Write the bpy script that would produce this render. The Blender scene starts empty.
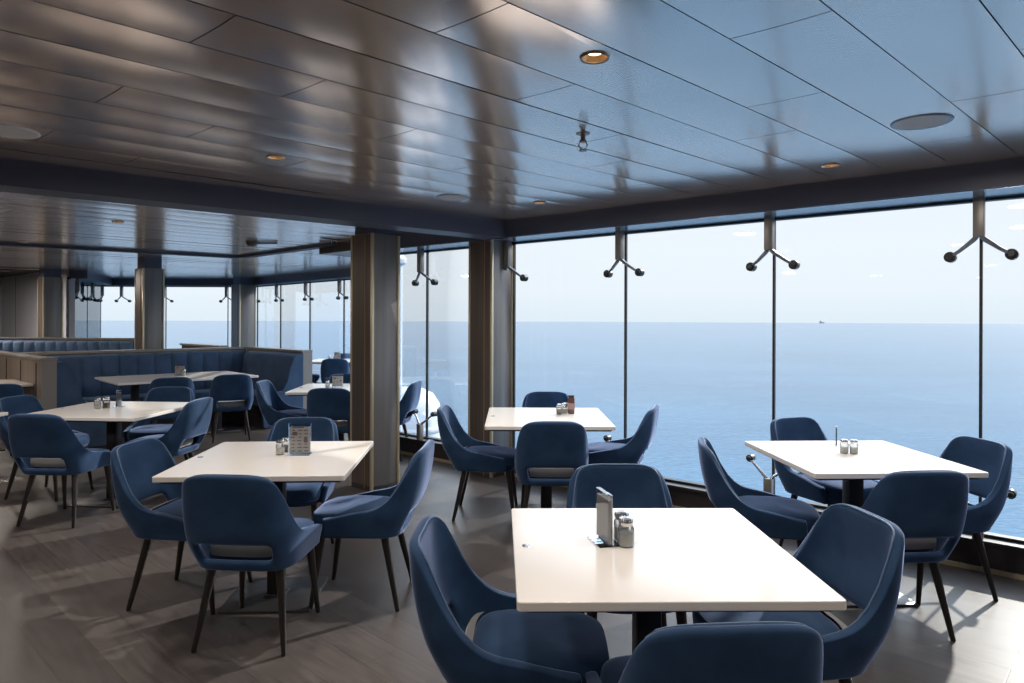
import bpy, bmesh, math, random
from mathutils import Vector, Matrix
random.seed(4)
S = bpy.context.scene
C = S.collection
PI = math.pi
sin, cos = math.sin, math.cos

# room axes (plan): U runs along the ceiling panels, W along the window wall, N points out to sea
U = Vector((sin(math.radians(46.5)), cos(math.radians(46.5)), 0))
W = Vector((sin(math.radians(131)), cos(math.radians(131)), 0))
N = Vector((0.656, 0.755, 0))
CEIL = 2.40
SOFF = 2.245

# ---------------------------------------------------------------- materials
def newmat(name):
    m = bpy.data.materials.new(name); m.use_nodes = True
    nt = m.node_tree
    b = nt.nodes.get('Principled BSDF')
    return m, nt, b
def setp(b, **k):
    names = dict(col='Base Color', rough='Roughness', metal='Metallic', spec='Specular IOR Level', sheen='Sheen Weight',
                 sheenr='Sheen Roughness', sheent='Sheen Tint', coat='Coat Weight', coatr='Coat Roughness', trans='Transmission Weight', ior='IOR', emit='Emission Color', emits='Emission Strength', alpha='Alpha', aniso='Anisotropic')
    for a, v in k.items():
        if isinstance(v, tuple) and len(v) == 3: v = (*v, 1)
        b.inputs[names[a]].default_value = v
def nd(nt, t, **k):
    n = nt.nodes.new(t)
    for a, v in k.items():
        if a.startswith('i_'): n.inputs[a[2:]].default_value = v
        else: setattr(n, a, v)
    return n
def noise_col(nt, b, c1, c2, scale, detail=4, sx=(1, 1, 1), obj=True, rough=None, bump=0.0, bscale=None, lo=.35, hi=.65):
    tc = nd(nt, 'ShaderNodeTexCoord'); mp = nd(nt, 'ShaderNodeMapping'); mp.inputs['Scale'].default_value = sx
    nt.links.new(tc.outputs['Object'], mp.inputs['Vector'])
    n = nd(nt, 'ShaderNodeTexNoise'); n.inputs['Scale'].default_value = scale; n.inputs['Detail'].default_value = detail
    nt.links.new(mp.outputs[0], n.inputs['Vector'])
    r = nd(nt, 'ShaderNodeValToRGB'); r.color_ramp.elements[0].position = lo; r.color_ramp.elements[1].position = hi
    r.color_ramp.elements[0].color = (*c1, 1); r.color_ramp.elements[1].color = (*c2, 1)
    nt.links.new(n.outputs['Fac'], r.inputs[0]); nt.links.new(r.outputs[0], b.inputs['Base Color'])
    if bump:
        n2 = nd(nt, 'ShaderNodeTexNoise'); n2.inputs['Scale'].default_value = bscale or scale*6
        nt.links.new(mp.outputs[0], n2.inputs['Vector'])
        bp = nd(nt, 'ShaderNodeBump'); bp.inputs['Strength'].default_value = bump; bp.inputs['Distance'].default_value = .002
        nt.links.new(n2.outputs['Fac'], bp.inputs['Height']); nt.links.new(bp.outputs[0], b.inputs['Normal'])
    return n
M = {}
def simple(key, col, **k):
    m, nt, b = newmat(key); setp(b, col=col, **k); M[key] = m; return m
# velvet
m, nt, b = newmat('blue_velvet'); M['velvet'] = m
noise_col(nt, b, (.0150, .041, .098), (.025, .062, .137), 7, 3, bump=.25, bscale=420)
setp(b, rough=.85, sheen=.85, sheenr=.32, sheent=(.43, .54, .88), spec=.2)
m, nt, b = newmat('blue_banquette_fabric'); M['bench'] = m
noise_col(nt, b, (.045, .082, .155), (.060, .108, .200), 5, 3, bump=.2, bscale=300)
setp(b, rough=.8, sheen=.6, sheenr=.4, sheent=(.4, .55, .8), spec=.2)
simple('grey_fabric', (.20, .205, .21), rough=.7, sheen=.5)
simple('piping', (.05, .11, .22), rough=.55, sheen=.6, sheent=(.5, .65, .9))
m, nt, b = newmat('dark_leg_wood'); M['leg'] = m
noise_col(nt, b, (.012, .010, .010), (.022, .018, .017), 9, 4, sx=(1, 1, .15)); setp(b, rough=.33)
m, nt, b = newmat('white_table_laminate'); M['top'] = m
noise_col(nt, b, (.81, .79, .77), (.83, .81, .79), 3, 2); setp(b, rough=.16, spec=.5)
simple('table_edge', (.62, .58, .52), rough=.35)
simple('pedestal', (.03, .028, .03), rough=.4, metal=.5)
simple('steel', (.62, .62, .63), metal=1.0, rough=.2)
simple('plate', (.10, .10, .105), metal=.8, rough=.35)
simple('black_plastic', (.012, .012, .013), rough=.45)
simple('dark_rubber', (.02, .022, .026), rough=.4)
simple('champagne_metal', (.62, .54, .38), metal=.6, rough=.3)
simple('copper_metal', (.45, .28, .17), metal=.6, rough=.35)
simple('grey_metal', (.30, .31, .33), metal=.8, rough=.35)
simple('bracket_post', (.27, .255, .235), metal=.5, rough=.4)
simple('speaker_grille', (.50, .48, .47), rough=.7)
simple('light_ring', (.30, .29, .28), metal=.7, rough=.35)
simple('white_paint', (.75, .77, .80), rough=.45)
simple('lamp_glow', (1, .8, .55), emit=(1, .72, .42), emits=9.0)
simple('lamp_cup', (.75, .5, .28), metal=.9, rough=.25)
simple('paper', (.72, .70, .68), rough=.6)
simple('print_ink', (.27, .26, .28), rough=.6)
simple('print_red', (.30, .20, .19), rough=.6)
simple('frosted', (.55, .53, .52), rough=.5)
simple('salt', (.80, .78, .74), rough=.8)
simple('pepper', (.30, .24, .19), rough=.8)
simple('brown_sauce', (.10, .04, .03), rough=.3)
simple('sill_paint', (.030, .026, .027), rough=.42)
simple('beam_paint', (.055, .065, .105), rough=.5, metal=0.0)
simple('soffit_paint', (.24, .29, .36), rough=.22, metal=.6)
simple('seam', (.010, .013, .018), rough=.5)
simple('cap_wood', (.28, .265, .25), rough=.25)

# columns: satin taupe laminate
m, nt, b = newmat('taupe_column'); M['column'] = m
noise_col(nt, b, (.17, .165, .165), (.22, .21, .205), 14, 5, sx=(1, 1, .05)); setp(b, rough=.36, metal=.35)
m, nt, b = newmat('brown_and_shaded_panel'); M['column_brown'] = m
noise_col(nt, b, (.085, .070, .062), (.12, .098, .085), 14, 5, sx=(1, 1, .05)); setp(b, rough=.34, metal=.35)
m, nt, b = newmat('divider_wood'); M['divider'] = m
noise_col(nt, b, (.20, .165, .14), (.27, .22, .185), 10, 5, sx=(1, 1, .12)); setp(b, rough=.4)
m, nt, b = newmat('grey_wall_panel'); M['wallgrey'] = m
noise_col(nt, b, (.40, .42, .47), (.46, .47, .52), 4, 3, sx=(1, 1, .1)); setp(b, rough=.5)
m, nt, b = newmat('back_wall_panel'); M['wallbrown'] = m
noise_col(nt, b, (.11, .075, .055), (.16, .11, .08), 4, 3, sx=(1, 1, .1)); setp(b, rough=.5)

# ceiling: lacquered metal planks
m, nt, b = newmat('bronze_lacquered_ceiling'); M['ceiling'] = m
noise_col(nt, b, (.76, .64, .57), (.84, .71, .64), 1.2, 2)
setp(b, metal=.74, rough=.18, spec=.9)
m, nt, b = newmat('ceiling_groove'); M['groove'] = m; setp(b, col=(.02, .02, .025), rough=.6)

# floor: dark oak planks laid on the diagonal
m, nt, b = newmat('dark_oak_floor'); M['floor'] = m
tc = nd(nt, 'ShaderNodeTexCoord'); mp = nd(nt, 'ShaderNodeMapping'); mp.inputs['Rotation'].default_value = (0, 0, math.radians(43.5))
nt.links.new(tc.outputs['Object'], mp.inputs['Vector'])
br = nd(nt, 'ShaderNodeTexBrick'); br.offset = .37; br.squash = 1
for k_, v_ in (('Scale', 1.0), ('Mortar Size', .0025), ('Mortar Smooth', .3), ('Bias', 0.0), ('Brick Width', 1.25), ('Row Height', .19)): br.inputs[k_].default_value = v_
br.inputs['Color1'].default_value = (.050, .043, .042, 1); br.inputs['Color2'].default_value = (.078, .066, .063, 1); br.inputs['Mortar'].default_value = (.045, .038, .034, 1)
nt.links.new(mp.outputs[0], br.inputs['Vector'])
mp2 = nd(nt, 'ShaderNodeMapping'); mp2.inputs['Scale'].default_value = (1.2, 14, 1); nt.links.new(mp.outputs[0], mp2.inputs['Vector'])
n = nd(nt, 'ShaderNodeTexNoise'); n.inputs['Scale'].default_value = 3; n.inputs['Detail'].default_value = 6; nt.links.new(mp2.outputs[0], n.inputs['Vector'])
r = nd(nt, 'ShaderNodeValToRGB'); r.color_ramp.elements[0].position = .3; r.color_ramp.elements[1].position = .7
r.color_ramp.elements[0].color = (.72, .72, .72, 1); r.color_ramp.elements[1].color = (1.15, 1.15, 1.15, 1); nt.links.new(n.outputs['Fac'], r.inputs[0])
mx = nd(nt, 'ShaderNodeMix', data_type='RGBA', blend_type='MULTIPLY'); mx.inputs[0].default_value = 1
nt.links.new(br.outputs['Color'], mx.inputs[6]); nt.links.new(r.outputs[0], mx.inputs[7]); nt.links.new(mx.outputs[2], b.inputs['Base Color'])
rr = nd(nt, 'ShaderNodeMapRange'); rr.inputs[3].default_value = .30; rr.inputs[4].default_value = .48; nt.links.new(n.outputs['Fac'], rr.inputs[0]); nt.links.new(rr.outputs[0], b.inputs['Roughness'])
bp = nd(nt, 'ShaderNodeBump'); bp.inputs['Strength'].default_value = .25; bp.inputs['Distance'].default_value = .002
nt.links.new(br.outputs['Fac'], bp.inputs['Height']); bp.invert = True; nt.links.new(bp.outputs[0], b.inputs['Normal'])

# window glass (architectural: sharp see-through plus fresnel reflection)
def glassmat(name, tint, refl=1.0):
    m = bpy.data.materials.new(name); m.use_nodes = True; nt = m.node_tree; nt.nodes.clear()
    o = nd(nt, 'ShaderNodeOutputMaterial'); t = nd(nt, 'ShaderNodeBsdfTransparent'); t.inputs[0].default_value = (*tint, 1)
    g = nd(nt, 'ShaderNodeBsdfGlossy'); g.inputs['Roughness'].default_value = .02; g.inputs[0].default_value = (.9, .95, 1, 1)
    fr = nd(nt, 'ShaderNodeFresnel'); fr.inputs[0].default_value = 1.38
    mul = nd(nt, 'ShaderNodeMath', operation='MULTIPLY'); mul.inputs[1].default_value = refl
    nt.links.new(fr.outputs[0], mul.inputs[0])
    mi = nd(nt, 'ShaderNodeMixShader'); nt.links.new(mul.outputs[0], mi.inputs[0]); nt.links.new(t.outputs[0], mi.inputs[1]); nt.links.new(g.outputs[0], mi.inputs[2]); nt.links.new(mi.outputs[0], o.inputs[0])
    return m
M['glass'] = glassmat('clear_window_glass', (.93, .96, .98), .3)
M['glass_blue'] = glassmat('blue_tinted_glass', (.55, .70, .84))
M['acrylic'] = glassmat('clear_acrylic', (.86, .87, .88), 1.6)
M['jar'] = glassmat('jar_glass', (.88, .90, .90), 2.2)

# sea
m, nt, b = newmat('open_sea_water'); M['sea'] = m
tc = nd(nt, 'ShaderNodeTexCoord')
def seanoise(sc, det):
    mp = nd(nt, 'ShaderNodeMapping'); mp.inputs['Scale'].default_value = sc; nt.links.new(tc.outputs['Object'], mp.inputs['Vector'])
    n = nd(nt, 'ShaderNodeTexNoise'); n.inputs['Scale'].default_value = 1; n.inputs['Detail'].default_value = det; nt.links.new(mp.outputs[0], n.inputs['Vector']); return n
na = seanoise((.55, .8, 1), 6); nb = seanoise((.05, .09, 1), 5); nc = seanoise((.006, .012, 1), 4)
ad = nd(nt, 'ShaderNodeMath', operation='MULTIPLY_ADD'); ad.inputs[1].default_value = 2.4
nt.links.new(nb.outputs['Fac'], ad.inputs[0]); nt.links.new(na.outputs['Fac'], ad.inputs[2])
bp = nd(nt, 'ShaderNodeBump'); bp.inputs['Strength'].default_value = .45; bp.inputs['Distance'].default_value = .28
nt.links.new(ad.outputs[0], bp.inputs['Height']); nt.links.new(bp.outputs[0], b.inputs['Normal'])
r = nd(nt, 'ShaderNodeValToRGB'); r.color_ramp.elements[0].position = .3; r.color_ramp.elements[1].position = .72
r.color_ramp.elements[0].color = (.010, .050, .098, 1); r.color_ramp.elements[1].color = (.036, .122, .202, 1)
av = nd(nt, 'ShaderNodeMix'); av.inputs[0].default_value = .5; nt.links.new(nc.outputs['Fac'], av.inputs[2]); nt.links.new(na.outputs['Fac'], av.inputs[3])  # fine noise paints ripple light and dark into the water colour
nt.links.new(av.outputs[0], r.inputs[0]); nt.links.new(r.outputs[0], b.inputs['Base Color'])
setp(b, rough=.16, spec=.07)

# ---------------------------------------------------------------- mesh helpers
def obj(name, bm, mat, parent=None, smooth=True, ang=40):
    me = bpy.data.meshes.new(name)
    bmesh.ops.recalc_face_normals(bm, faces=bm.faces)
    bm.to_mesh(me); bm.free()
    mats = mat if isinstance(mat, (list, tuple)) else [mat]
    for x in mats: me.materials.append(M[x] if isinstance(x, str) else x)
    for p in me.polygons: p.use_smooth = smooth
    if smooth: me.set_sharp_from_angle(angle=math.radians(ang))
    o = bpy.data.objects.new(name, me); C.objects.link(o)
    if parent: o.parent = parent
    return o
def tag(o, label=None, cat=None, group=None, kind=None):
    if label: o['label'] = label
    if cat: o['category'] = cat
    if group: o['group'] = group
    if kind: o['kind'] = kind
    return o
def thing(name, label, cat, loc=(0, 0, 0), rz=0, group=None):
    o = bpy.data.objects.new(name, None); C.objects.link(o)
    o.location = loc; o.rotation_euler = (0, 0, rz); o.empty_display_size = .1
    return tag(o, label, cat, group)
def dup(root, loc, rz, label, group=None, cat=None):
    r = root.copy(); C.objects.link(r); r.location = loc; r.rotation_euler = (0, 0, rz); r['label'] = label
    if group: r['group'] = group
    for ch in list(root.children):
        c = ch.copy(); C.objects.link(c); c.parent = r
        for g in ch.children:
            d = g.copy(); C.objects.link(d); d.parent = c
    return r
def box(bm, c, s, rz=0, bev=0, mi=0):
    r = bmesh.ops.create_cube(bm, size=1)
    vs = r['verts']
    bmesh.ops.scale(bm, vec=s, verts=vs)
    if bev:
        es = list({e for v in vs for e in v.link_edges})
        rb = bmesh.ops.bevel(bm, geom=es, offset=bev, segments=2, affect='EDGES', profile=.5)
        vs = list({v for f in rb['faces'] for v in f.verts} | {v for v in vs if v.is_valid})
    bmesh.ops.rotate(bm, cent=(0, 0, 0), matrix=Matrix.Rotation(rz, 3, 'Z'), verts=vs)
    bmesh.ops.translate(bm, vec=c, verts=vs)
    fs = {f for v in vs for f in v.link_faces}
    for f in fs: f.material_index = mi
    return vs
def tube(bm, pts, rads, n=10, cap=True):
    pts = [Vector(p) for p in pts]; rings = []
    for i, p in enumerate(pts):
        d = (pts[min(i+1, len(pts)-1)] - pts[max(i-1, 0)]).normalized()
        a = Vector((0, 0, 1)) if abs(d.z) < .9 else Vector((1, 0, 0))
        x = d.cross(a).normalized(); y = d.cross(x).normalized()
        r = rads[i] if isinstance(rads, (list, tuple)) else rads
        rings.append([bm.verts.new(p + x*r*cos(2*PI*k/n) + y*r*sin(2*PI*k/n)) for k in range(n)])
    for a, b_ in zip(rings, rings[1:]):
        for k in range(n): bm.faces.new((a[k], a[(k+1) % n], b_[(k+1) % n], b_[k]))
    if cap: bm.faces.new(rings[0][::-1]); bm.faces.new(rings[-1])
def lathe(bm, prof, n=24, c=(0, 0, 0), mi=0):
    rings = []
    for r, z in prof:
        if r < 1e-5: rings.append([bm.verts.new((c[0], c[1], c[2]+z))])
        else: rings.append([bm.verts.new((c[0]+r*cos(2*PI*k/n), c[1]+r*sin(2*PI*k/n), c[2]+z)) for k in range(n)])
    for a, b_ in zip(rings, rings[1:]):
        for k in range(n):
            k2 = (k+1) % n
            if len(a) == 1 and len(b_) == 1: continue
            if len(a) == 1: f = bm.faces.new((a[0], b_[k2], b_[k]))
            elif len(b_) == 1: f = bm.faces.new((a[k], a[k2], b_[0]))
            else: f = bm.faces.new((a[k], a[k2], b_[k2], b_[k]))
            f.material_index = mi
def prism(bm, poly, z0, z1, mi=0):
    lo = [bm.verts.new((x, y, z0)) for x, y in poly]; hi = [bm.verts.new((x, y, z1)) for x, y in poly]; n = len(poly)
    fs = [bm.faces.new(lo[::-1]), bm.faces.new(hi)] + [bm.faces.new((lo[i], lo[(i+1) % n], hi[(i+1) % n], hi[i])) for i in range(n)]
    for f in fs: f.material_index = mi
def strip(bm, p0, p1, off0, off1, z0, z1, nrm=None, mi=0):
    """box whose plan runs p0->p1 and spans off0..off1 along the left-hand normal (or nrm)"""
    p0 = Vector((p0[0], p0[1], 0)); p1 = Vector((p1[0], p1[1], 0)); d = (p1-p0).normalized()
    n = Vector(nrm) if nrm is not None else Vector((-d.y, d.x, 0))
    prism(bm, [tuple((p+n*o).xy) for p, o in ((p0, off0), (p1, off0), (p1, off1), (p0, off1))], z0, z1, mi)
NB = bmesh.new
def bake(o, mods):
    for t, kw in mods:
        md = o.modifiers.new(t, t)
        for a, v in kw.items(): setattr(md, a, v)
    dg = bpy.context.evaluated_depsgraph_get(); dg.update()
    me = bpy.data.meshes.new_from_object(o.evaluated_get(dg), depsgraph=dg)
    old = o.data; o.modifiers.clear(); o.data = me; bpy.data.meshes.remove(old)
    for p in me.polygons: p.use_smooth = True

# ---------------------------------------------------------------- room shell
WALL0 = Vector((.02, 6.65, 0))          # point of the glass line beside the corner column
def wp(t, n=0.0): return WALL0 + W*t + N*n
T_L, T_R = -2.05, 9.0                    # extents of the near window wall
A1 = wp(T_L)                             # its far-left end
B1 = Vector((-1.99, 11.75, 0))           # near end of the second window wall
d2 = Vector((.68, -.733, 0)).normalized()
B0 = Vector((-6.10, 16.15, 0))           # back corner
BL = Vector((-9.70, 16.10, 0)); SL = Vector((-8.40, 12.95, 0))
NWR = wp(T_R)
floor_poly = [tuple(NWR.xy), tuple(A1.xy), tuple(B1.xy), tuple(B0.xy), tuple(BL.xy), tuple(SL.xy), (-11.9, 15.9), (-14, 13.5), (-9.5, -6.5), (NWR.x, -6.5)]
bm = NB(); prism(bm, floor_poly, -.12, 0); tag(obj('floor', bm, 'floor', smooth=False), kind='structure')

DL = [((.28, 2.34), 'largest round downlight, top centre of the ceiling'), ((-1.32, 3.81), 'round downlight on the brown left half of the ceiling'),
      ((1.84, 3.95), 'round downlight near the window beam at right'), ((.21, 5.25), 'round downlight close to the corner of the beams'),
      ((-5.81, 8.11), 'small downlight in the far ceiling at the left edge'), ((-3.69, 6.39), 'small downlight in the far ceiling above the left table')]
# ceiling slab (above) + plank skin
bm = NB(); prism(bm, floor_poly, CEIL+.03, CEIL+.2)
tag(obj('trim_ceiling_slab', bm, 'groove', smooth=False), kind='structure')
bm = NB()
Lp, Wd = 1.87, .31
perp = Vector((-U.y, U.x, 0))
skew = W.dot(U)/W.dot(perp)              # cross joints run along W
def inpoly(x, y, P):
    c = False; n = len(P)
    for i in range(n):
        x1, y1 = P[i]; x2, y2 = P[i-1]
        if (y1 > y) != (y2 > y) and x < (x2-x1)*(y-y1)/(y2-y1)+x1: c = not c
    return c
base3 = [1.40, 2.04, .87]
for k in range(-32, 60):
    v0 = .80 + Wd*k
    ph = base3[(k+1) % 3] - .07*((k+1)//3)
    tilt = random.uniform(-.0012, .0012)
    for j in range(-8, 12):
        u0 = ph + Lp*j; u1 = u0 + Lp
        mid = U*((u0+u1)/2) + perp*(v0+Wd/2)
        if not any(inpoly((U*uu+perp*(v0+Wd/2)).x, (U*uu+perp*(v0+Wd/2)).y, floor_poly) for uu in (u0+.1, (u0+u1)/2, u1-.1)): continue
        g = .0022
        jt = random.uniform(-.0010, .0010)
        rows = []; hit = [Vector((p_[0], p_[1], 0)) for p_, _ in DL if v0 < Vector((p_[0], p_[1], 0)).dot(perp) < v0+Wd and u0 < Vector((p_[0], p_[1], 0)).dot(U)-skew*(Vector((p_[0], p_[1], 0)).dot(perp)-v0) < u1]
        for q in (0, .03, .2, .4, .6, .8, .97, 1):
            vv = v0 + g + (Wd-2*g)*q
            z = CEIL - .0030*(1-(2*q-1)**2)*.9 + tilt*(q-.5)*2 
            row = []
            for uu, sg in ((u0+g, 0), (u0+.03, 0), ((u0+u1)/2, 1), (u1-.03, 0), (u1-g, 0)):
                p = U*(uu + skew*(vv-v0)) + perp*vv
                row.append(bm.verts.new((p.x, p.y, z + (jt if sg else 0))))
            rows.append(row)
        if hit:                              # plank pierced by a downlight
            from mathutils.geometry import delaunay_2d_cdt
            h0 = hit[0]; P2 = [v.co.xy.copy() for r_ in rows for v in r_]; Z2 = [v.co.z for r_ in rows for v in r_]
            vh = h0.dot(perp); qh = (vh-v0)/Wd; zh = CEIL - .0030*(1-(2*qh-1)**2)*.9 + tilt*(qh-.5)*2 + jt*.5
            n0 = len(P2); P2 += [Vector((h0.x+.048*cos(2*PI*k_/24), h0.y+.048*sin(2*PI*k_/24))) for k_ in range(24)]; Z2 += [zh]*24
            for r_ in rows:
                for v in r_: bm.verts.remove(v)
            cv, ce_, cf, ov, _e, _f = delaunay_2d_cdt(P2, [(n0+k_, n0+(k_+1) % 24) for k_ in range(24)], [], 0, 1e-6)
            nv = [bm.verts.new((c_.x, c_.y, Z2[ov[i_][0]] if ov[i_] else zh)) for i_, c_ in enumerate(cv)]
            for fc in cf:
                cc = sum((cv[i_] for i_ in fc), Vector((0, 0)))/len(fc)
                if (cc-h0.xy).length > .046: bm.faces.new([nv[i_] for i_ in fc])
            continue
        for a, b_ in zip(rows, rows[1:]):
            for i in range(4): bm.faces.new((a[i], a[i+1], b_[i+1], b_[i]))
# trim the planks at the glass lines
def trim(sel, a, b_, inn):
    fs = [f for f in bm.faces if sel(f.calc_center_median())]
    g = fs + list({e for f in fs for e in f.edges}) + list({v for f in fs for v in f.verts})
    bmesh.ops.bisect_plane(bm, geom=g, plane_co=a - inn*.002, plane_no=inn, clear_inner=True)
tof = lambda c: (c.x-WALL0.x)*W.x + (c.y-WALL0.y)*W.y
cen0 = Vector((-5, 10, 0))
def inw(a, b_):
    d = (b_-a).normalized(); n = Vector((-d.y, d.x, 0)); return n if (cen0-a).dot(n) > 0 else -n
trim(lambda c: tof(c) > T_L-.16, WALL0, NWR, -N)
for a, b_ in ((A1, B1), (B1, B0), (B0, BL), (BL, SL)):
    trim((lambda c: tof(c) <= T_L-.16 and c.y > 7.5 and (a != BL or (c.y > 13 and c.y > 12.75+(-8.4-c.x)*.843))), a, b_, inw(a, b_))
ce = obj('ceiling', bm, 'ceiling', smooth=True, ang=20)
tag(ce, kind='structure')

# beams
BC = Vector((-.065, 6.22, 0))            # inner corner of the dropped beams
bm = NB()
fo = (BC-WALL0).dot(N)                   # inner face of the window beam, relative to the glass line
strip(bm, wp(T_L), wp(T_R), fo, -.005, SOFF, CEIL+.03, nrm=N, mi=0)
tag(obj('trim_window_beam', bm, 'beam_paint', smooth=False), kind='structure')
bm = NB(); strip(bm, wp(T_L), wp(T_R), fo+.02, -.006, SOFF-.004, SOFF-.0005, nrm=N)
tag(obj('trim_window_soffit', bm, 'soffit_paint', smooth=False), kind='structure')
bm = NB(); LB = Vector((.765, .644, 0)); q1 = BC - LB*10.5
strip(bm, q1, BC+LB*.02, 0, .26, SOFF, CEIL+.03)
tag(obj('trim_cross_beam', bm, 'beam_paint', smooth=False), kind='structure')
bm = NB()
E0, E1, E2 = (-9.2, 5.75), (-3.96, 9.84), (-2.15, 8.10)
strip(bm, E0, E1, 0, .12, 2.365, CEIL+.03); strip(bm, E1, E2, 0, .12, 2.365, CEIL+.03)
tag(obj('trim_far_bulkhead', bm, 'beam_paint', smooth=False), kind='structure')
bm = NB(); strip(bm, (-2.38, 8.42), (-1.5, 7.6), 0, .5, 2.29, CEIL+.03)
tag(obj('trim_bulkhead_box', bm, 'column_brown', smooth=False), kind='structure')
# dropped head beams over the far windows
bm = NB()
def head(bm, a, b_, depth=.45):
    strip(bm, a, b_, -depth, 0, SOFF, CEIL+.03)
cen = Vector((-5, 10, 0))
def inward(a, b_):
    d = (b_-a).normalized(); n = Vector((-d.y, d.x, 0))
    return n if (cen-a).dot(n) > 0 else -n
for a, b_ in ((B1, B0), (B0, BL), (BL, SL)):
    n = inward(a, b_)
    strip(bm, a, b_, 0, .30, SOFF, CEIL+.03, nrm=n)
tag(obj('trim_far_window_beam', bm, 'beam_paint', smooth=False), kind='structure')

# windows -------------------------------------------------------
wn = [0]
def window(a, b_, sill, headz, glass='glass', slide=True, frame=True):
    wn[0] += 1
    a = Vector(a); b_ = Vector(b_); d = (b_-a).normalized(); n = Vector((-d.y, d.x, 0))
    bm = NB(); strip(bm, a+d*.006, b_-d*.006, -.006, .006, sill, headz)
    g = tag(obj(f'window_{wn[0]}', bm, glass, smooth=False), kind='structure')
    bm = NB(); strip(bm, a-d*.008, a+d*.008, -.012, .012, sill, headz); obj('glass_seam', bm, 'seam', g, smooth=False)
    if frame:
        bm = NB(); strip(bm, a, b_, -.03, .03, headz-.014, headz+.02); obj('head_channel', bm, 'seam', g, smooth=False)
        bm = NB(); strip(bm, a, b_, -.03, .03, sill-.02, sill+.018); obj('sill_channel', bm, 'seam', g, smooth=False)
    return g
def t_at(px):   # where the sight line of an image column meets the glass line
    r = (px-512)/683
    return (r*WALL0.y-WALL0.x)/(W.x-r*W.y)
tm = [t_at(x) for x in (427.3, 514, 626, 775, 981)]
sp = (tm[-1]-tm[0])/4
tm = [tm[0]+sp*i for i in range(5)]
ts = [T_L] + tm + [tm[-1]+sp*i for i in range(1, 5)]
ts = [t for t in ts if t <= T_R] + [T_R]
SILL = .19
for a, b_ in zip(ts, ts[1:]): window(wp(a), wp(b_), SILL, SOFF-.004)
def wallrun(a, b_, pts, glass='glass'):
    P = [a]+pts+[b_]
    for p, q in zip(P, P[1:]): window(p, q, SILL, SOFF-.004, glass)
def on_line(a, b_, px):
    r = (px-512)/683; d = b_-a
    s = (r*a.y-a.x)/(d.x-r*d.y); return a+d*s
wallrun(A1, B1, [A1+(B1-A1)*.5])
m2 = [on_line(B1, B0, x) for x in (344, 310, 280.7, 257.5)]
wallrun(B1, B0, m2)
m3 = [on_line(B0, BL, x) for x in (228, 166)]
wallrun(B0, BL, m3)
m4 = [on_line(BL, SL, x) for x in (87, 72)]
wallrun(BL, SL, m4, 'glass_blue')
# kick wall under the glass
def kick(name, a, b_, inn):
    bm = NB(); strip(bm, a, b_, -.04, .10, 0, SILL-.02, nrm=inn)
    o = tag(obj(name, bm, 'sill_paint', smooth=False), kind='structure')
    bm = NB(); strip(bm, a, b_, -.04, .125, SILL-.02, SILL, nrm=inn); obj('sill_ledge', bm, 'sill_paint', o, smooth=False)
    bm = NB(); strip(bm, a, b_, .10, .112, 0, .028, nrm=inn); obj('floor_trim', bm, 'champagne_metal', o, smooth=False)
kick('baseboard_right', wp(T_L), wp(T_R), -N)
kick('baseboard_recess', A1, B1, inward(A1, B1)); kick('baseboard_far_right', B1, B0, inward(B1, B0))
kick('baseboard_back', B0, BL, inward(B0, BL)); kick('baseboard_far_left', BL, SL, inward(BL, SL))
# solid walls
def wallbox(name, a, b_, mat, grooves=0):
    a = Vector(a); b_ = Vector(b_)
    bm = NB(); n = inward(a, b_); strip(bm, a, b_, -.1, 0, 0, CEIL+.03, nrm=n)
    L = (b_-a).length; d = (b_-a)/L
    o = tag(obj(name, bm, mat, smooth=False), kind='structure')
    if grooves:
        bm = NB(); k = 0; x = grooves
        while x < L-.1: strip(bm, a+d*x, a+d*(x+.012), 0, .006, 0, CEIL, nrm=n); x += grooves
        obj('panel_joint', bm, 'seam', o, smooth=False)
        bm = NB(); strip(bm, a, b_, 0, .02, 0, .1, nrm=n); obj('skirting', bm, 'sill_paint', o, smooth=False)
wallbox('wall_left_far', SL, (-11.9, 15.9, 0), 'wallgrey', 1.7)
wallbox('wall_left', (-11.9, 15.9, 0), (-14, 13.5, 0), 'wallgrey', .9)
wallbox('wall_left_near', (-14, 13.5, 0), (-9.5, -6.5, 0), 'wallbrown', .9)
wallbox('wall_back', (-9.5, -6.5, 0), (NWR.x, -6.5, 0), 'wallbrown', .9)
wallbox('wall_right_end', (NWR.x, -6.5, 0), tuple(NWR), 'wallbrown', .9)

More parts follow.
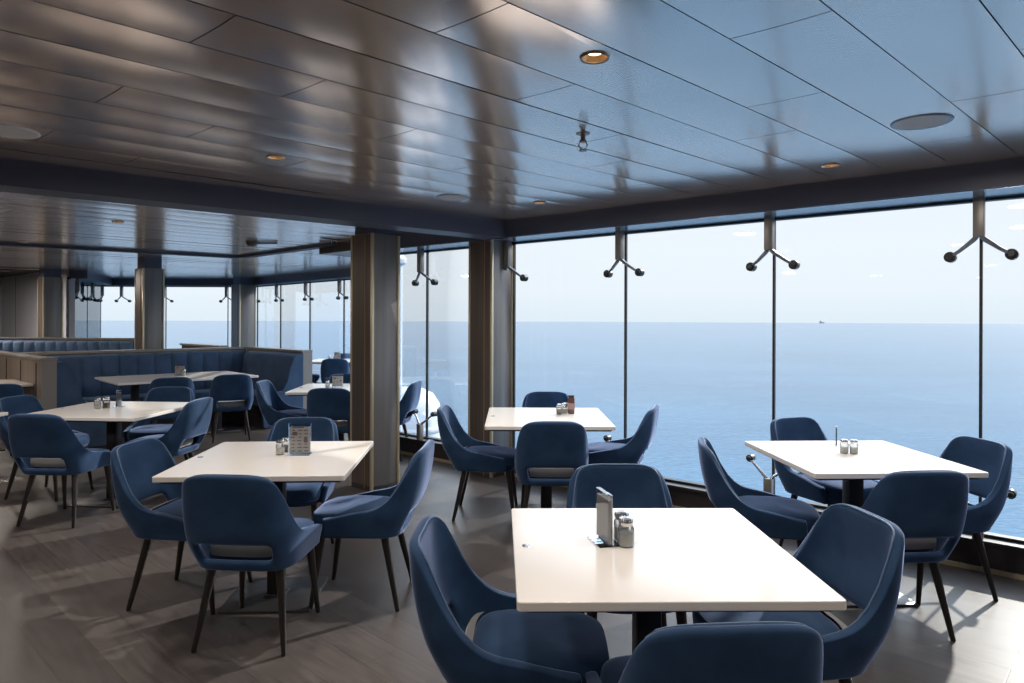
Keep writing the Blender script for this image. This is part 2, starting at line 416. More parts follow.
# ---------------------------------------------------------------- columns
def column(loc, label, w=.30, cat='column'):
    t = thing('square_column', label, cat, (loc[0], loc[1], 0), math.atan2(W.y, W.x))
    # local x = W, local y = toward U-ish ; faces seen: -y (W-parallel) and +x
    h = w/2
    bm = NB(); box(bm, (0, 0, SOFF/2), (w-.012, w-.012, SOFF), bev=.004); obj('column_panel', bm, 'column', t)
    bm = NB(); box(bm, (0, 0, (SOFF+CEIL)/2), (w-.045, w-.045, CEIL-SOFF+.004)); obj('column_neck', bm, 'beam_paint', t, smooth=False)
    # brown panel on the room-side face; its darker tone has the shade painted in
    for yy in (-h,):
        bm = NB(); box(bm, (0, yy+.004, SOFF/2+.02), (w*.9, .008, SOFF-.06)); obj('shaded_side_panel', bm, 'column_brown', t, smooth=False)
    for x, y, m_ in ((h, -h, 'champagne_metal'), (-h, -h, 'champagne_metal'), (h, h, 'champagne_metal'), (-h, h, 'champagne_metal')):
        bm = NB(); box(bm, (x-.006*(1 if x > 0 else -1), y-.006*(1 if y > 0 else -1), SOFF/2), (.024, .024, SOFF-.004), bev=.002)
        obj('corner_strip', bm, m_, t)
    bm = NB(); box(bm, (w*.18, -h-.001, SOFF/2), (.006, .008, SOFF-.01)); obj('inlay_strip', bm, 'copper_metal', t, smooth=False)
    bm = NB(); box(bm, (0, 0, .02), (w+.006, w+.006, .04), bev=.003); obj('plinth', bm, 'sill_paint', t)
    return t
column((-1.228, 6.13), 'nearest and tallest looking square taupe column in the middle of the room')
column((-.205, 6.655), 'square taupe column standing against the windows behind the left chair of the small window table')
column((-5.52, 10.40), 'square column with brass edges rising behind the middle of the blue booth')
column((-6.05, 15.40), 'farthest square column by the corner of the back windows', .38)
column((-8.60, 12.72), 'leftmost square column at the end of the far grey wall', .32)

# ---------------------------------------------------------------- chair
def superell(a, b_, n, ph):
    c, s = cos(ph), sin(ph)
    return a*math.copysign(abs(c)**(2/n), c), b_*math.copysign(abs(s)**(2/n), s)
def sstep(a, b_, x):
    t = min(1, max(0, (x-a)/(b_-a))); return t*t*(3-2*t)
def shell_path():
    P = []
    for y in (.182, .14, .09, .045): P.append((.236, y))
    for i in range(0, 37):
        x, y = superell(.236, .228, 4.4, PI*i/36); P.append((x, -y))
    for y in (.045, .09, .14, .182): P.append((-.236, y))
    # resample evenly
    seg = [0]
    for a, b_ in zip(P, P[1:]): seg.append(seg[-1]+math.hypot(a[0]-b_[0], a[1]-b_[1]))
    out = []; K = 48
    for i in range(K+1):
        s = seg[-1]*i/K; j = 0
        while j < len(seg)-2 and seg[j+1] < s: j += 1
        f = (s-seg[j])/max(1e-9, seg[j+1]-seg[j]); out.append((P[j][0]+(P[j+1][0]-P[j][0])*f, P[j][1]+(P[j+1][1]-P[j][1])*f))
    return out
PATH = shell_path()
def ztop(x, y):
    d = y+.228
    g = 1/(1+(d/.094)**3.8)
    z = .472 + .032*(1-sstep(.22, .42, d)) + .322*g
    z -= .050*(abs(x)/.236)**5*g
    return z
def shell_pt(x, y, z):
    d = y+.228
    lean = .118*(1-(1-min(1, max(0, z-.39)/.44))**2.1)*(1-sstep(.02, .42, d)*.55) + .02
    bot = .90 + .10*sstep(.36, .50, z)
    top = 1 - .05*sstep(.52, .83, z)
    return Vector((x*bot*top, (y)*(.95+.05*sstep(.36, .5, z)) - lean, z))
def make_shell():
    bm = NB(); rows = []
    NR = 10
    for (x, y) in PATH:
        zt = ztop(x, y); zs = [.372, .392, .420]
        fr = [.215, .32, .44, .58, .72, .86, .95, 1.0]
        col = [bm.verts.new(shell_pt(x, y, z)) for z in zs] + [bm.verts.new(shell_pt(x, y, .420+(zt-.420)*f_)) for f_ in fr]
        rows.append(col)
    for i in range(len(rows)-1):
        xm = (PATH[i][0]+PATH[i+1][0])/2; ym = (PATH[i][1]+PATH[i+1][1])/2
        for j in range(len(rows[0])-1):
            if j == 2 and abs(xm) < .168 and ym < -.1: continue
            bm.faces.new((rows[i][j], rows[i+1][j], rows[i+1][j+1], rows[i][j+1]))
    return bm
def make_chair():
    t = thing('dining_chair', '', 'chair')
    o = obj('backrest', make_shell(), 'velvet', t)
    bake(o, [('SOLIDIFY', dict(thickness=.036, offset=0.0)), ('SUBSURF', dict(levels=1, render_levels=1))])
    # piping along the top edge
    bm = NB(); pts = []
    for (x, y) in PATH[1:-1]:
        p = shell_pt(x, y, ztop(x, y)); inn = Vector((-x, -.02-y, 0)).normalized(); pts.append(p + inn*.0145 - Vector((0, 0, .002)))
    tube(bm, pts, .0034, 6); obj('piping', bm, 'piping', o)
    # seat cushion
    bm = NB(); K = 40; rings = []
    for sc, z in ((.80, .392), (.94, .396), (.99, .41), (1.0, .435), (1.0, .452), (.985, .470), (.945, .483), (.86, .491), (.6, .497), (.3, .499)):
        ring = []
        for k in range(K):
            x, y = superell(.210, .224, 3.8, 2*PI*k/K)
            yy = y*sc*.955 + .018 + (.008*sc if y > 0 else 0)
            ring.append(bm.verts.new((x*sc*(.97 if y < 0 else 1), yy, z - (.010*(y/.228)**2 if z > .48 and y > .1 else 0))))
        rings.append(ring)
    for a, b_ in zip(rings, rings[1:]):
        for k in range(K): bm.faces.new((a[k], a[(k+1) % K], b_[(k+1) % K], b_[k]))
    bm.faces.new(rings[0][::-1]); c_ = bm.verts.new((0, .035, .4995))
    for k in range(K): bm.faces.new((rings[-1][k], rings[-1][(k+1) % K], c_))
    obj('seat', bm, 'velvet', t, ang=80)
    bm = NB(); K2 = 14                                # grey fabric band closing the gap under the backrest
    g0 = []
    for i in range(K2+1):
        x = -.152 + .304*i/K2; yb = -.2185 + .022*(abs(x)/.152)**4
        g0.append([bm.verts.new((x, yb + dy, z)) for dy, z in ((.03, .418), (.002, .424), (-.004, .440), (-.004, .468), (.004, .484), (.03, .490))])
    for a, b_ in zip(g0, g0[1:]):
        for k in range(5): bm.faces.new((a[k], a[k+1], b_[k+1], b_[k]))
    obj('rear_band', bm, 'grey_fabric', t)
    bm = NB(); rings = []
    for sc, z in ((.90, .362), (.97, .368), (1, .38), (1, .398)):
        rings.append([bm.verts.new((superell(.208, .22, 3.2, 2*PI*k/K)[0]*sc, superell(.222, .22, 3.2, 2*PI*k/K)[1]*sc-.005, z)) for k in range(K)])
    for a, b_ in zip(rings, rings[1:]):
        for k in range(K): bm.faces.new((a[k], a[(k+1) % K], b_[(k+1) % K], b_[k]))
    bm.faces.new(rings[0][::-1]); bm.faces.new(rings[-1]); obj('seat_base', bm, 'velvet', t)
    for sx in (-1, 1):
        for top, ft in (((.172, .165), (.200, .212)), ((.158, -.160), (.208, -.240))):
            bm = NB(); tube(bm, [(sx*ft[0], ft[1], 0), (sx*ft[0], ft[1], .004), (sx*(ft[0]+top[0])/2, (ft[1]+top[1])/2, .185), (sx*top[0], top[1], .372)], [.0100, .0115, .0165, .0215], 12)
            obj('leg', bm, 'leg', t)
    return t
proto = make_chair(); used = [False]
def chair(x, y, face, label, group=None):
    """face: compass angle in degrees of the sitter's view, 0 = away from the camera, 90 = to the right"""
    rz = -math.radians(face)
    if not used[0]:
        used[0] = True; proto.location = (x, y, 0); proto.rotation_euler = (0, 0, rz); proto['label'] = label; o = proto
        if group: o['group'] = group
        return o
    return dup(proto, (x, y, 0), rz, label, group)

# ---------------------------------------------------------------- tables
def slab(bm, sx, sy, z0, z1, r=.012, mi=0):
    K = 5; poly = []
    for cx, cy, a0 in ((sx/2-r, sy/2-r, 0), (-sx/2+r, sy/2-r, 90), (-sx/2+r, -sy/2+r, 180), (sx/2-r, -sy/2+r, 270)):
        for i in range(K+1):
            a = math.radians(a0+90*i/K); poly.append((cx+r*cos(a), cy+r*sin(a)))
    prism(bm, poly, z0, z1, mi)
def table(x, y, rot, sx, sy, label, name='dining_table', peds=((0, 0),), plug=(-.405, -.12), group=None):
    t = thing(name, label, 'table', (x, y, 0), math.radians(rot), group)
    bm = NB(); slab(bm, sx, sy, .724, .75); o = obj('tabletop', bm, 'top', t, smooth=False)
    md = o.modifiers.new('bevel', 'BEVEL'); md.width = .003; md.segments = 2; md.limit_method = 'ANGLE'
    bm = NB(); slab(bm, sx-.05, sy-.05, .712, .7241); obj('underframe', bm, 'pedestal', t, smooth=False)
    for px, py in peds:
        bm = NB(); box(bm, (px, py, .36), (.085, .085, .70), bev=.012); obj('pedestal', bm, 'pedestal', t)
        bm = NB(); box(bm, (px, py, .006), (.46, .46, .012), bev=.003); box(bm, (px, py, .016), (.11, .11, .012), bev=.003); obj('base_plate', bm, 'plate', t)
        bm = NB(); box(bm, (px, py, .705), (.40, .06, .014)); box(bm, (px, py, .7055), (.06, .40, .0135)); obj('top_bracket', bm, 'black_plastic', t, smooth=False)
    if plug:
        bm = NB(); lathe(bm, [(0, .7500), (.016, .7500), (.016, .7518), (.014, .7522), (0, .7522)], 20, (plug[0]*sx/.9, plug[1]*sy/.9+.12, 0)); obj('table_disc', bm, 'steel', t)
    return t
table(.45, 2.265, 1, .885, .90, 'large foreground white square table with shakers and edge-on menu stand')
table(-1.27, 3.70, 3.0, .90, .93, 'white square table left of centre holding a printed menu card')
table(-3.27, 5.62, -4, .98, .98, 'white square table at left with shakers and a small silver stand')
table(1.90, 3.80, 2.5, .88, .90, 'white square table at right by the windows with a thin black menu stand')
table(.27, 5.28, 0, .92, 1.02, 'small looking white table beside the window column with a dark bottle on it')
table(-1.86, 7.40, 3, .92, .95, 'white table partly hidden behind the left side of the nearest column')
table(-3.12, 12.25, 0, .95, .9, 'farthest white table near the windows, seen just left of the nearest column', plug=None)
table(-4.45, 4.98, -2, .9, .9, 'white table cut off by the left edge of the photo, only its corner showing', plug=None)
table(-6.02, 7.68, 46, .9, .9, 'tan topped table in front of the wooden low wall at far left', plug=None)
UA = math.degrees(math.atan2(U.y, U.x))
table(-4.28, 8.76, UA, 1.64, 1.10, 'long pale table inside the blue booth', 'booth_table', peds=((-.5, 0), (.5, 0)), plug=None)

# chairs: (x, y, facing, label)
for a in [
 (.07, 2.20, 92, 'blue velvet chair at the left side of the foreground table'),
 (.475, 1.87, -4, 'blue velvet chair at the bottom edge of the photo with its back to the camera'),
 (.895, 2.35, -97, 'blue velvet chair at the right side of the foreground table, its inner back showing'),
 (.49, 2.83, 180, 'blue velvet chair behind the far edge of the foreground table'),
 (-1.70, 3.68, 96, 'blue velvet chair at the left side of the menu card table'),
 (-1.20, 3.29, 4, 'blue velvet chair with its back to the camera before the menu card table'),
 (-.815, 3.72, -88, 'blue velvet chair at the right side of the menu card table, beside the nearest column'),
 (-1.38, 4.30, 176, 'blue velvet chair behind the menu card on the left-centre table'),
 (-.18, 5.26, 93, 'blue velvet chair at the left of the small window table'),
 (.275, 4.86, 0, 'blue velvet chair with its back to the camera at the small window table'),
 (.77, 5.42, -72, 'blue velvet chair at the right of the small window table against the sea'),
 (.33, 6.00, 180, 'blue velvet chair behind the small window table, next to the dark bottle'),
 (1.42, 3.74, 103, 'blue velvet chair at the left of the right-hand window table'),
 (1.845, 3.42, -4, 'blue velvet chair with its back to the camera at the right-hand window table'),
 (2.33, 3.83, -98, 'rightmost blue velvet chair, against the windows'),
 (2.07, 4.39, 158, 'blue velvet chair at the far side of the right-hand window table'),
 (-3.31, 5.12, 4, 'dark blue chair seen from behind at the left table with the silver stand'),
 (-3.28, 6.33, 172, 'blue chair at the far side of the left table with the silver stand'),
 (-2.95, 5.74, -86, 'blue chair at the right of the left table, its outer back toward the nearest column'),
 (-3.90, 5.80, 97, 'blue chair at the left side of the table with the silver stand'),
 (-5.42, 7.12, -45, 'blue chair at the left edge of the photo near the tan table'),
 (-4.03, 8.06, -30, 'left one of the two blue chairs at the open side of the booth table'),
 (-3.50, 8.50, -26, 'right one of the two blue chairs at the open side of the booth table'),
 (-2.34, 7.38, 88, 'blue chair facing right beside the table behind the nearest column'),
 (-1.77, 6.96, 0, 'dark blue chair seen from behind, tucked under the table left of the nearest column'),
 (-1.38, 7.42, -84, 'blue chair showing between the nearest column and the window column'),
 (-2.02, 7.98, 180, 'blue chair behind the small menu stand on the table by the nearest column'),
 (-3.02, 11.80, -8, 'blue chair seen from behind at the farthest table'),
 (-3.72, 12.35, 75, 'blue chair at the left of the farthest table, its edge against the sea'),
 (-3.20, 12.82, 178, 'blue chair on the window side of the farthest table'),
]: chair(*a)

# ---------------------------------------------------------------- booth and low walls
L1 = Vector((-6.28, 8.63, 0)); L0 = L1 + W*1.57; L2 = L1 + U*2.95; L3 = L2 + W*1.60
H = 1.05
def lowwall(label, a, b_, outn, name='low_partition', h=H, end=True, mat='divider', th=.11, group=None):
    """a partition between plan points, thickness to the side outn"""
    t = thing(name, label, 'partition', tuple(a)); o_ = Vector(a)
    d = (b_-a).normalized(); L = (b_-a).length; z = Vector((0, 0, 0))
    bm = NB(); strip(bm, z, d*L, 0, th, 0, h-.03, nrm=outn); obj('body', bm, mat, t, smooth=False)
    bm = NB(); strip(bm, -d*.015, d*(L+.015), -.03, th+.02, h-.03, h, nrm=outn); obj('cap', bm, 'cap_wood', t, smooth=False)
    bm = NB(); x = .62
    while x < L-.1: strip(bm, d*x, d*(x+.015), th-.001, th+.006, .05, h-.06, nrm=outn); x += .62
    obj('panel_joint', bm, 'seam', t, smooth=False)
    if end:
        bm = NB(); strip(bm, d*L, d*(L+.02), -.02, th+.012, 0, h-.031, nrm=outn); obj('end_post', bm, 'cap_wood', t, smooth=False)
    return t
lowwall('low wooden partition at far left with vertical joints and an end post', L1-W*1.75, L0+W*.01, -U)
lowwall('low partition behind the long back of the blue booth', L1+U*.01, L2-U*.01, -W, end=False)
lowwall('low partition at the right end of the blue booth with a pale end post', L2+U*.001, L3, U)
lowwall('short dark low partition behind the booth in front of the far windows', Vector((-5.85, 12.1, 0)), Vector((-4.75, 11.10, 0)), U, mat='sill_paint', th=.12)

def channel_back(bm, a, b_, inn, z0, z1, n, th=.16, lean=.05):
    """upholstered back made of n vertical channels standing on the line a-b, bulging toward inn"""
    d = (b_-a); L = d.length; d.normalize(); w = L/n
    K = 8; zs = [z0, z0+.02, z0+(z1-z0)*.3, z0+(z1-z0)*.65, z1-.05, z1-.015, z1]
    th_ = [th*.9, th, th, th*.92, th*.80, th*.62, th*.30]
    for i in range(n):
        g = []
        for zi, z in enumerate(zs):
            row = [bm.verts.new((a+d*(w*i)+Vector((0, 0, z)))[:])]
            for k in range(K+1):
                q = k/K; bul = (1-abs(2*q-1)**4)
                p = a + d*(w*(i+q)) + inn*(th_[zi]*(.80+.20*bul)) + Vector((0, 0, z)); row.append(bm.verts.new(p))
            row.append(bm.verts.new((a+d*(w*(i+1))+Vector((0, 0, z)))[:]))
            g.append(row)
        for r0, r1 in zip(g, g[1:]):
            for k in range(len(r0)-1): bm.faces.new((r0[k], r0[k+1], r1[k+1], r1[k]))
        bm.faces.new(g[-1]); bm.faces.new(g[0][::-1])
def bench(t, a, b_, inn, depth, n):
    bm = NB(); d = (b_-a).normalized(); L = (b_-a).length
    z = a-Vector(t.location)
    strip(bm, z, z+d*L, .14, depth, .30, .45, nrm=inn)
    o = obj('seat_cushion', bm, 'bench', t, smooth=False)
    md = o.modifiers.new('bevel', 'BEVEL'); md.width = .03; md.segments = 3
    for p in o.data.polygons: p.use_smooth = True
    bm = NB(); strip(bm, z, z+d*L, .02, depth-.05, 0, .30, nrm=inn); obj('seat_plinth', bm, 'sill_paint', t, smooth=False)
t = thing('booth_sofa', 'U-shaped blue upholstered booth sofa with vertical channels around the long table', 'booth sofa', tuple(L1))
o_ = L1
e = .012
bm = NB(); channel_back(bm, W*.02+U*.03, U*2.90+W*.02, W, .42, H-.05, 13); obj('back_cushion', bm, 'bench', t)
bm = NB(); channel_back(bm, U*.02+W*.2, U*.02+W*1.55, U, .42, H-.06, 4, th=.19); obj('left_side_cushion', bm, 'bench', t)
bm = NB(); channel_back(bm, (L2-o_)-U*.02+W*.2, (L3-o_)-U*.02, -U, .42, H-.05, 1, th=.19); obj('right_side_cushion', bm, 'bench', t)
bench(t, L1+W*.02+U*.05, L2-U*.05+W*.02, W, .62, 1)
bench(t, L1+U*.02+W*.62, L0+U*.02, U, .58, 1)
bench(t, L2-U*.02+W*.62, L3-U*.02, -U, .58, 1)
# shaped end cheeks of the booth
def cheek(t, base, inn, along, name='end_cheek'):
    bm = NB(); prof = [(.0, .02), (.56, .02), (.58, .28), (.54, .46), (.30, .50), (.23, .62), (.19, .80), (.13, .95), (.06, 1.0), (.0, 1.0)]
    f0 = [bm.verts.new(base+inn*x+Vector((0, 0, z))) for x, z in prof]; f1 = [bm.verts.new(base+inn*x+along*.05+Vector((0, 0, z))) for x, z in prof]
    bm.faces.new(f0); bm.faces.new(f1[::-1])
    for i in range(len(prof)): bm.faces.new((f0[i], f0[(i+1) % len(prof)], f1[(i+1) % len(prof)], f1[i]))
    obj(name, bm, 'bench', t, smooth=False)
cheek(t, L0-o_+U*.02-W*.02, U, W); cheek(t, L3-o_-U*.02-W*.02, -U, W)
# far banquette in front of the left column
Fz = 11.75
fa = Vector((-10.2, Fz+.12, 0)); fb = Vector((-6.50, Fz, 0))
lowwall('low partition with wood cap under the far left windows', fa, fb, (0, 1, 0), h=1.15, end=False)
t = thing('banquette', 'far blue banquette with vertical channels in front of the leftmost column', 'banquette', tuple(fa))
bm = NB(); channel_back(bm, Vector((0, -.03, 0)), fb-fa+Vector((0, -.03, 0)), Vector((0, -1, 0)), .42, 1.10, 20); obj('back_cushion', bm, 'bench', t)
bench(t, fa+Vector((0, -.03, 0)), fb+Vector((0, -.03, 0)), Vector((0, -1, 0)), .6, 1)

# ---------------------------------------------------------------- window brackets
def make_upper():
    # local x along the glass, local y toward the sea
    t = thing('glass_bracket', '', 'bracket')
    bm = NB(); box(bm, (0, 0, (SOFF+2.0)/2), (.058, .058, SOFF-2.0-.004), bev=.004); obj('post', bm, 'bracket_post', t)
    for s in (-1, 1):
        bm = NB(); tube(bm, [(s*.012, 0, 2.005), (s*.03, .005, 1.985), (s*.10, .035, 1.93), (s*.145, .045, 1.90)], [.015, .015, .012, .011], 8); a = obj('arm', bm, 'grey_metal', t)
        bm = NB(); tube(bm, [(s*.155, .020, 1.893), (s*.155, .034, 1.893), (s*.155, .038, 1.893), (s*.155, .088, 1.893), (s*.155, .093, 1.893)], [.016, .020, .033, .033, .020], 14); obj('clamp_disc', bm, 'dark_rubber', a)
    return t
def make_lower():
    t = thing('glass_bracket', '', 'bracket')
    bm = NB(); box(bm, (0, 0, .20), (.055, .055, .17), bev=.004); obj('post', bm, 'bracket_post', t)
    for s in (-1, 1):
        bm = NB(); tube(bm, [(s*.012, 0, .275), (s*.03, .005, .295), (s*.10, .035, .35), (s*.145, .045, .39)], [.012, .012, .010, .010], 8); a = obj('arm', bm, 'steel', t)
        bm = NB(); tube(bm, [(s*.155, .020, .40), (s*.155, .034, .40), (s*.155, .038, .40), (s*.155, .088, .40), (s*.155, .093, .40)], [.014, .018, .027, .027, .018], 14); obj('clamp_disc', bm, 'dark_rubber', a)
    return t
up = make_upper(); lo = make_lower(); first = {'u': True, 'l': True}
RW = math.atan2(W.y, W.x)
def bracket(kind, p, rz, label):
    pr = up if kind == 'u' else lo
    if first[kind]:
        first[kind] = False; pr.location = p; pr.rotation_euler = (0, 0, rz); pr['label'] = label
    else: dup(pr, p, rz, label)
names = ['between the two nearest columns', 'just right of the window column', 'above the right chair of the small window table', 'above the left side of the right-hand window table', 'at the right edge of the photo']
low_names = ['between the two nearest columns', None, 'behind the right chair of the small window table', 'left of the far chair at the right-hand window table', 'behind the rightmost chair']
for t_, nm in zip(tm, names):
    bracket('u', tuple(wp(t_, -.10)), RW, 'Y-shaped glass bracket hanging from the soffit ' + nm)
for t_, nm in zip(tm, low_names):
    if nm: bracket('l', tuple(wp(t_, -.10)+Vector((0, 0, .075))), RW, 'short glass bracket on the sill ' + nm)
R2 = math.atan2((B1-B0).y, (B1-B0).x); n2 = inward(B1, B0)
for p, nm in zip(m2, ['first left of the nearest column', 'second left of the nearest column', 'third left of the nearest column', 'just right of the farthest column']):
    bracket('u', tuple(p+n2*.10), R2, 'small far Y-shaped glass bracket, ' + nm)
n3 = inward(B0, BL)
for p, nm in zip(m3+[BL+Vector((.55, 0, 0))], ['just left of the farthest column', 'just right of the column behind the booth', 'left of the column behind the booth']):
    bracket('u', tuple(p+n3*.10), 0, 'far glass bracket over the back windows, ' + nm)
n4 = inward(BL, SL); R4 = math.atan2((BL-SL).y, (BL-SL).x)
for p, nm in zip(m4+[BL+(SL-BL)*.12], ['middle one of three', 'nearest the leftmost column', 'farthest from the leftmost column']):
    bracket('u', tuple(p+n4*.10), R4, 'far glass bracket over the left tinted windows, ' + nm)

# ---------------------------------------------------------------- ceiling fittings
def downlight(p, label, lit=True, r=.052):
    t = thing('downlight', label, 'ceiling light', (p[0], p[1], CEIL-.004))
    bm = NB(); lathe(bm, [(r*.80, .012), (r*.82, -.002), (r*.95, -.005), (r, -.001), (r, .004)], 28); obj('trim_ring', bm, 'light_ring', t)
    bm = NB(); lathe(bm, [(r*.82, -.0015), (r*.74, .010), (r*.55, .022), (r*.45, .024)], 28); obj('reflector_cup', bm, 'lamp_cup', t)
    bm = NB(); lathe(bm, [(0, .016), (r*.5, .018), (r*.55, .021)], 28); obj('bulb', bm, 'lamp_glow', t)
    return t
for p, l in DL:
    t = downlight(p, l)
def ceiling_speaker(p, label, r, white=False):
    t = thing('ceiling_speaker', label, 'speaker', (p[0], p[1], CEIL-.002))
    bm = NB(); lathe(bm, [(r*.84, -.004), (r*.88, -.006), (r*.97, -.005), (r, .0), (r, .003)], 36); obj('rim', bm, 'white_paint' if white else 'grey_metal', t)
    bm = NB(); lathe(bm, [(0, -.0045), (r*.86, -.004), (r*.88, .0)], 36); obj('grille', bm, 'speaker_grille' if not white else 'paper', t)
ceiling_speaker((1.85, 3.09), 'round grey ceiling speaker at upper right', .125)
ceiling_speaker((-2.43, 3.30), 'pale round ceiling speaker at the left edge', .125, True)
ceiling_speaker((-.44, 5.05), 'round ceiling speaker near the beam corner', .125)
t = thing('sprinkler', 'small metal sprinkler head hanging from the ceiling', 'sprinkler', (.34, 3.30, CEIL-.003))
bm = NB(); lathe(bm, [(0, -.004), (.030, -.004), (.036, .0), (.036, .002)], 20); obj('escutcheon', bm, 'grey_metal', t)
bm = NB(); tube(bm, [(0, 0, -.002), (0, 0, -.030), (0, 0, -.034), (0, 0, -.042)], [.012, .012, .018, .018], 12); obj('body', bm, 'bracket_post', t)
bm = NB(); tube(bm, [(-.012, 0, -.040), (-.022, 0, -.055), (-.006, 0, -.080)], .0035, 6); tube(bm, [(.012, 0, -.040), (.022, 0, -.055), (.006, 0, -.080)], .0035, 6); obj('yoke', bm, 'bracket_post', t)
bm = NB(); lathe(bm, [(0, -.084), (.020, -.084), (.020, -.080), (0, -.080)], 16); obj('deflector', bm, 'bracket_post', t)
t = thing('ceiling_sensor', 'small round sensor with a short bar on the far ceiling', 'sensor', (-3.06, 8.03, CEIL-.002))
bm = NB(); lathe(bm, [(0, -.06), (.05, -.05), (.07, -.02), (.07, .002)], 20); obj('dome', bm, 'column_brown', t)
bm = NB(); box(bm, (.17, .02, -.014), (.24, .03, .02)); obj('bar', bm, 'column_brown', t, smooth=False)

# ---------------------------------------------------------------- things on the tables
TZ = .7502
def shaker(p, label, fill='salt', s=1.0, group=None):
    t = thing('shaker', label, 'shaker', (p[0], p[1], TZ), 0, group)
    r = .021*s
    bm = NB(); lathe(bm, [(0, .001), (r*.9, .001), (r, .004), (r, .046*s), (r*.86, .052*s), (r*.80, .056*s)], 24); obj('glass_jar', bm, 'jar', t)
    bm = NB(); lathe(bm, [(0, .003), (r*.86, .003), (r*.9, .006), (r*.9, .034*s), (0, .035*s)], 20); obj('contents', bm, fill, t)
    bm = NB(); lathe(bm, [(r*.86, .053*s), (r*.93, .055*s), (r*.93, .066*s), (r*.8, .071*s), (0, .074*s)], 24); obj('lid', bm, 'steel', t)
    return t
def menu_stand(p, rz, label, h=.16, w=.11, th=.006, printed=True, body='paper', base=True):
    t = thing('menu_stand', label, 'menu stand', (p[0], p[1], TZ), math.radians(rz))
    if base:
        bm = NB(); box(bm, (0, 0, .003), (w, .075, .005), bev=.001); obj('base', bm, 'acrylic', t, smooth=False)
    bm = NB(); box(bm, (0, 0, .006+h/2), (w, th+.006, h)); obj('sleeve', bm, 'acrylic', t, smooth=False)
    bm = NB(); box(bm, (0, 0, .008+h*.44), (w-.008, th, h*.86)); c = obj('card', bm, body, t, smooth=False)
    if printed:
        bm = NB()
        for s in (-1, 1):
            y = s*(th/2+.0006)
            rnd = random.Random(5)
            for i in range(7):
                zz = .020+h*.80*i/7
                for j in range(3):
                    ww = rnd.uniform(.012, .026); box(bm, (-w*.30+j*w*.29+rnd.uniform(-.003, .003), y, zz), (ww, .0008, h*.035))
            box(bm, (-.01, y, .018+h*.80), (w*.55, .0008, h*.05))
        obj('printed_text', bm, 'print_ink', c, smooth=False)
        bm = NB()
        for s in (-1, 1):
            y = s*(th/2+.0008); box(bm, (w*.27, y, .03+h*.30), (w*.16, .0008, h*.16)); box(bm, (-w*.22, y, .03+h*.52), (w*.22, .0008, h*.12))
        obj('printed_picture', bm, 'print_red', c, smooth=False)
    return t
# foreground table
menu_stand((.312, 2.30), 104, 'clear menu stand seen edge-on on the foreground table', h=.165, w=.115, printed=False, body='frosted', th=.010)
shaker((.377, 2.335), 'glass shaker farther back of the pair on the foreground table', s=1.3)
shaker((.380, 2.262), 'glass salt shaker with metal lid, nearer one on the foreground table', s=1.3)
# menu card table
menu_stand((-1.165, 3.76), 4, 'standing printed menu card on the left-centre table', h=.165, w=.12)
shaker((-1.268, 3.83), 'dark-topped glass shaker just left of the printed menu card', 'pepper', 1.1)
shaker((-1.272, 3.755), 'pale glass shaker in front of its pair, left of the printed menu card', 'salt', 1.1)
# silver stand table
shaker((-3.42, 5.64), 'left shaker of the pair on the left table', 'salt', 1.2)
shaker((-3.36, 5.66), 'right shaker of the pair beside the silver stand', 'pepper', 1.3)
menu_stand((-3.30, 5.74), 80, 'small upright silver stand on the left table', h=.13, w=.06, printed=False, body='steel')
# right window table
shaker((1.875, 3.85), 'left glass shaker on the right-hand window table', 'salt', 1.1)
shaker((1.925, 3.84), 'right glass shaker on the right-hand window table', 'salt', 1.1)
menu_stand((1.94, 4.08), 64, 'thin black menu stand at the back of the right-hand window table', h=.11, w=.06, base=False, printed=False, body='black_plastic')
# small window table
shaker((.375, 5.38), 'brown filled shaker on the small window table', 'pepper', 1.15)
shaker((.425, 5.45), 'pale shaker on the small window table beside the dark bottle', 'salt', 1.15)
t = thing('sauce_bottle', 'dark brown square bottle on the small window table', 'bottle', (.472, 5.42, TZ))
bm = NB(); box(bm, (0, 0, .065), (.052, .04, .13), bev=.008); obj('bottle_body', bm, 'brown_sauce', t)
bm = NB(); box(bm, (0, 0, .139), (.045, .036, .018), bev=.004); obj('cap', bm, 'black_plastic', t)
bm = NB(); box(bm, (0, 0, .06), (.0535, .0415, .05)); obj('sticker', bm, 'print_red', t, smooth=False)
# behind the column
menu_stand((-1.90, 7.45), 5, 'small menu stand on the table left of the nearest column', h=.13, w=.12)
shaker((-1.985, 7.36), 'shaker beside the small menu stand by the nearest column', 'salt', 1.1)
# booth table
bx = Vector((-4.34, 8.93, 0))
menu_stand((bx.x, bx.y), 10, 'printed card standing on the booth table', h=.13, w=.12)
shaker((bx.x+.09, bx.y-.08), 'shaker next to the printed card on the booth table', 'salt', 1.2)
menu_stand((-3.12, 12.2), 0, 'menu stand on the farthest table', h=.15, w=.12)
shaker((-3.24, 12.15), 'shaker on the farthest table', 'pepper', 1.2)
shaker((-5.80, 7.45), 'salt shaker on the tan table at the left edge', 'salt', 1.2)

